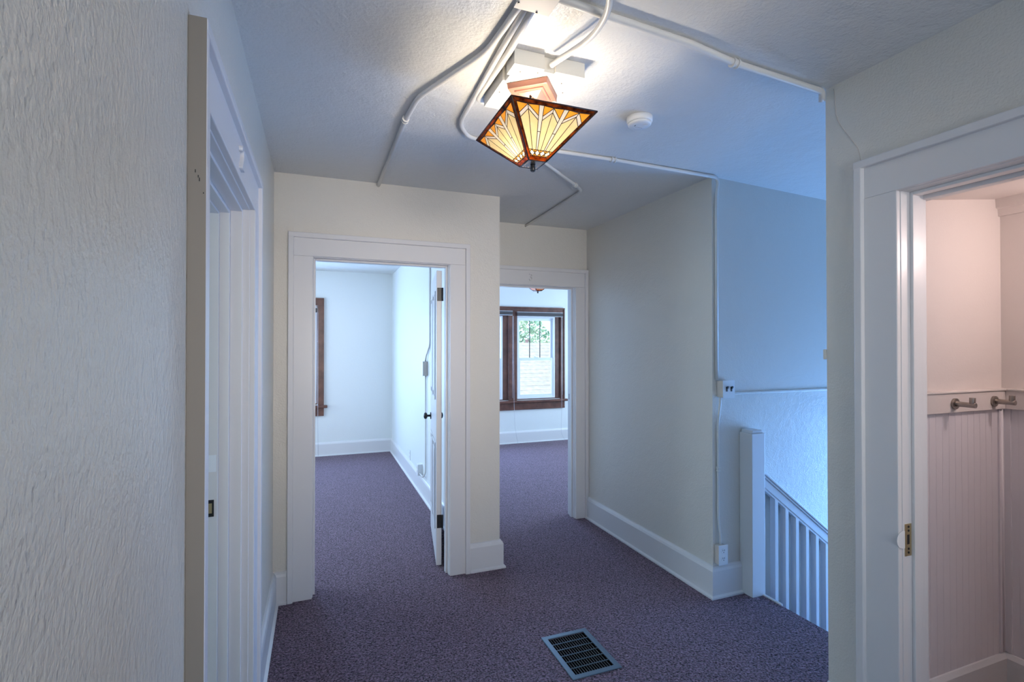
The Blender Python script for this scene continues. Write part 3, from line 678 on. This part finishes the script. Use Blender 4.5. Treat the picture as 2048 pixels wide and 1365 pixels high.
# ------------------------------------------------------------------ windows
def win_frame(name, y, holes, x0, x1, z1, zs, over=.045, band=.022, mull=None):
    """brown wood casing, stool and apron on the inner face of a wall at y"""
    t = thing(name, None, None, (0.5*(x0+x1), y, zs), kind='structure')
    bm = new()
    xs = [x0] + [v for h in holes for v in (h[0], h[1])] + [x1]
    for i in range(0, len(xs), 2): box(bm, xs[i], xs[i+1], y-.022, y-.0005, zs, z1-.1)
    box(bm, x0, x1, y-.022, y-.0005, z1-.0999, z1)
    box(bm, x0, x0+band, y-.034, y-.022, zs, z1); box(bm, x1-band, x1, y-.034, y-.022, zs, z1); box(bm, x0, x1, y-.036, y-.022, z1-band, z1)
    obj('window_casing', bm, M['wood'], t, 0.003)
    bm = new(); box(bm, x0-over, x1+over, y-.075, y-.0005, zs-.035, zs); obj('window_stool', bm, M['wood'], t, 0.008)
    bm = new(); box(bm, x0, x1, y-.024, y-.0005, zs-.145, zs-.035); box(bm, x0, x1, y-.030, y-.024, zs-.145, zs-.125); obj('window_apron', bm, M['wood'], t, 0.003)
    for (a, b, c, d) in holes:
        bm = new(); slab(bm, fy(y, 1), (a+.0005, b-.0005), (c+.0005, d-.0005), [(a+.012, b-.012, c+.012, d-.012)], -.0004, .075); obj('window_reveal', bm, M['wood'], t, 0.001)
    return t
def sash(t, y, a, b, c, d, muntins=2, pad=.012):
    """double hung vinyl unit inside the hole"""
    a += pad; b -= pad; c += .013; d -= .013
    bm = new(); slab(bm, fy(y, 1), (a, b), (c, d), [(a+.028, b-.028, c+.024, d-.024)], .0, .08); fr = obj('vinyl_frame', bm, M['vinyl'], t, 0.002)
    mid = c + (d-c)*.478
    for nm, c0, d0, n0 in (('lower_sash', c+.024, mid+.022, .008), ('upper_sash', mid-.018, d-.024, .042)):
        A, B = a+.028, b-.028
        bm = new(); slab(bm, fy(y, 1), (A, B), (c0, d0), [(A+.030, B-.030, c0+.042, d0-.040)], n0, n0+.030); s = obj(nm, bm, M['vinyl'], t, 0.002)
        bm = new(); box(bm, A+.031, B-.031, y+n0+.013, y+n0+.017, c0+.043, d0-.041); obj('window_pane', bm, M['glass'], s)
        if nm == 'upper_sash' and muntins:
            bm = new()
            for k in range(1, muntins+1):
                x = A+.030 + (B-A-.06)*k/(muntins+1); box(bm, x-.0055, x+.0055, y+n0+.010, y+n0+.0205, c0+.042, d0-.040)
            obj('muntin', bm, M['blind'], s)
        if nm == 'lower_sash':
            bm = new(); xm = (A+B)/2; box(bm, xm-.035, xm+.035, y+n0-.012, y+n0+.012, d0, d0+.014); tube(bm, [(xm-.02, y+n0, d0+.014), (xm-.02, y+n0, d0+.024)], .012, 12)
            obj('sash_lock', bm, M['vinyl'], s)
t2 = win_frame('window_1', 7.25, W2, 1.50, 3.668, 2.090, .655)
for h in W2:
    # narrow vinyl unit, the rest of the hole is dark wood jamb
    a, b, c, d = h; e = .075
    bm = new(); box(bm, b-.012-e, b-.0125, 7.262, 7.325, c+.013, d-.013); obj('side_jamb', bm, M['wood'], t2, 0.002)
    sash(t2, 7.262, a, b-e, c, 1.96)
    bm = new(); box(bm, a+.013, b-.013-.0, 7.264, 7.32, 1.9475, d-.0125); obj('head_jamb', bm, M['wood'], t2)
t1 = win_frame('window_2', 7.35, [W1], -1.40, .085, 2.14, .69); sash(t1, 7.362, *W1)
def blind(x0, x1, y, z0, z1, label, cords):
    t = thing('window_blind', label, 'blind', ((x0+x1)/2, y, z1), 'raised window blinds')
    bm = new(); box(bm, x0, x1, y-.030, y, z0, z1); obj('headrail', bm, M['blind'], t, 0.002)
    bm = new(); box(bm, x0, x1, y-.032, y, z1+.0002, z1+.005); box(bm, x0, x1, y-.033, y-.001, z0-.004, z0-.0002); obj('headrail_edge', bm, M['vinyl'], t, label='pale edge of the headrail')
    for pts, nm in cords:
        bm = new(); tube(bm, pts, .0022, 6, .05); obj(nm, bm, M['cord'], t)
    return t
YB = 7.212
blind(2.845, 3.618, YB, 1.949, 2.006, 'raised grey blind headrail over the right hand window of the far room',
      [([(3.600, YB-.034, 1.945), (3.602, YB-.034, .72)], 'tilt_wand'), ([(3.592, YB-.036, 1.945), (3.590, YB-.04, .5), (3.575, YB-.045, .12), (3.63, YB-.06, .02)], 'pull_cord')])
blind(1.66, 2.768, YB, 1.960, 2.016, 'raised grey blind headrail over the left hand window of the far room',
      [([(2.764, YB-.034, 1.945), (2.765, YB-.034, .70)], 'tilt_wand'), ([(2.777, YB-.036, 1.945), (2.785, YB-.04, .6), (2.80, YB-.045, .25), (2.84, YB-.06, .01)], 'pull_cord')])
blind(-1.25, -.004, 7.325, 1.94, 2.00, 'raised grey blind headrail over the bedroom window',
      [([(-.010, 7.28, 1.94), (-.010, 7.28, .76)], 'tilt_wand'), ([(.006, 7.27, 1.94), (.010, 7.26, .5), (.015, 7.25, .02)], 'pull_cord')])

# simple frames round the four windows the camera does not look at
def plain_window(n, f, u0, u1, v0, v1):
    bm = new(); slab(bm, f, (u0-.08, u1+.08), (v0-.08, v1+.08), [(u0, u1, v0, v1)], -.018, -.0005)
    slab(bm, f, (u0+.0005, u1-.0005), (v0+.0005, v1-.0005), [(u0+.04, (u0+u1)/2-.02, v0+.04, v1-.04), ((u0+u1)/2+.02, u1-.04, v0+.04, v1-.04)], .07, .11)
    struct('window_%d' % n, bm, M['vinyl'])
plain_window(3, fx(5.0, 1), 1.52, 2.32, -.60, .90)
plain_window(4, fx(5.0, 1), 4.45, 6.75, .65, 2.1)
plain_window(5, fx(-2.6, -1), 4.25, 6.55, .65, 2.15)
plain_window(6, fx(-3.5, -1), .35, 2.05, .65, 2.15)
plain_window(7, fy(-1.7, -1), .05, 1.55, .8, 2.2)  # made-up window frame that goes with the added hall fill

# ------------------------------------------------------------------ bedroom wiring on the right hand wall
xw = .994
conduit('thin white conduit running down the bedroom wall to the switch',
        [(xw-.009, 4.72, H-.001), (xw-.009, 4.72, 1.50), (xw-.015, 4.86, 1.40), (xw-.015, 4.90, 1.345)], .008, .05)
bw_ = thing('light_switch', 'pale wall switch box inside the bedroom beyond the open door', 'switch', (xw, 4.90, 1.27))
bm = new(); box(bm, xw-.045, xw-.0005, 4.86, 4.94, 1.205, 1.343); obj('switch_box', bm, M['beige_plastic'], bw_, 0.004)
bm = new(); box(bm, xw-.049, xw-.0452, 4.855, 4.945, 1.20, 1.348); obj('cover_plate', bm, M['white_plastic'], bw_, 0.002)
conduit('thin white conduit running from the bedroom switch down to the low outlet',
        [(xw-.012, 4.90, 1.204), (xw-.012, 4.90, .26), (xw-.030, 4.93, .215), (xw-.030, 5.10, .212)], .007, .03)
for (yy, lab) in ((5.14, 'small white outlet box on the bedroom baseboard at the end of the conduit'), (5.86, 'flat white outlet plate low on bedroom wall toward the corner')):
    o_ = thing('wall_outlet', lab, 'outlet', (xw, yy, .22), None)
    bm = new(); d_ = .05 if yy < 5.5 else .006
    box(bm, xw-d_, xw-.0005, yy-.036, yy+.036, .187, .30); obj('cover_plate', bm, M['white_plastic'], o_, 0.002)
    bm = new()
    for zz in (.265, .225): box(bm, xw-d_-.0008, xw-d_-.0001, yy-.012, yy+.012, zz-.012, zz+.012)
    obj('receptacle', bm, M['beige_plastic'], o_)

# ------------------------------------------------------------------ outside, seen through the far window
nh = thing('neighbouring_house', 'pale shingled roof of the house next door seen through the window', 'house', (10, 17, -3))
bm = new(); n = 34
for k in range(n):                                       # overlapping shingle courses
    y0 = 11.0 + 9.2*k/n; y1 = 11.0 + 9.2*(k+1)/n; z0 = -2.9 + 4.5*k/n; z1 = -2.9 + 4.5*(k+1)/n
    prism(bm, [(y0, z0+.03), (y1, z1+.012), (y1, z1-.05), (y0, z0-.05)], lambda u, v, t: (t, u, v), -2, 24)
obj('roof', bm, M['shingle'], nh)
bm = new(); box(bm, -1.7, 23.7, 11.5, 20, -6, -2.95); obj('wall', bm, M['room_wall'], nh)
bm = new(); box(bm, 8.42, 8.53, 20.24, 20.36, 1.2, 1.73); box(bm, 8.41, 8.54, 20.23, 20.37, 1.73, 1.75); obj('chimney', bm, M['brick'], nh)
def tree(x, y, z, r, h, label):
    t = thing('tree', label, 'tree', (x, y, z), 'trees behind the neighbouring roof')
    bm = new(); tube(bm, [(x, y, z), (x+.1, y, z+h*.4), (x-.1, y+.1, z+h*.75)], [.28, .2, .08], 10); obj('trunk', bm, M['bark'], t)
    bm = new()
    for k in range(5200):
        while True:
            p = Vector((random.uniform(-1, 1), random.uniform(-1, 1), random.uniform(-1, 1)))
            if .45 < p.length < 1: break
        lump = 1 + .18*math.sin(5*p.x+x) * math.cos(4*p.z+y)
        c = Vector((x + p.x*r*lump, y + p.y*r*.7, z + h*.72 + p.z*h*.42*lump))
        u = Vector((random.gauss(0, 1), random.gauss(0, 1), random.gauss(0, 1))).normalized(); v = u.orthogonal().normalized(); s = random.uniform(.07, .15)
        vs = [bm.verts.new(c + u*s), bm.verts.new(c + v*s*.6), bm.verts.new(c - u*s), bm.verts.new(c - v*s*.6)]
        bm.faces.new(vs)
    obj('foliage', bm, M['leaf'], t)
tree(9.6, 24.5, -3.5, 2.3, 5.9, 'rounded green tree on the left, rising above the neighbouring roof')
tree(14.6, 26.0, -3.5, 2.3, 6.0, 'rounded green tree on the right, rising above the neighbouring roof')
tree(4.4, 26.0, -3.5, 2.3, 6.1, 'green tree beyond the neighbouring roof behind the window mullion')
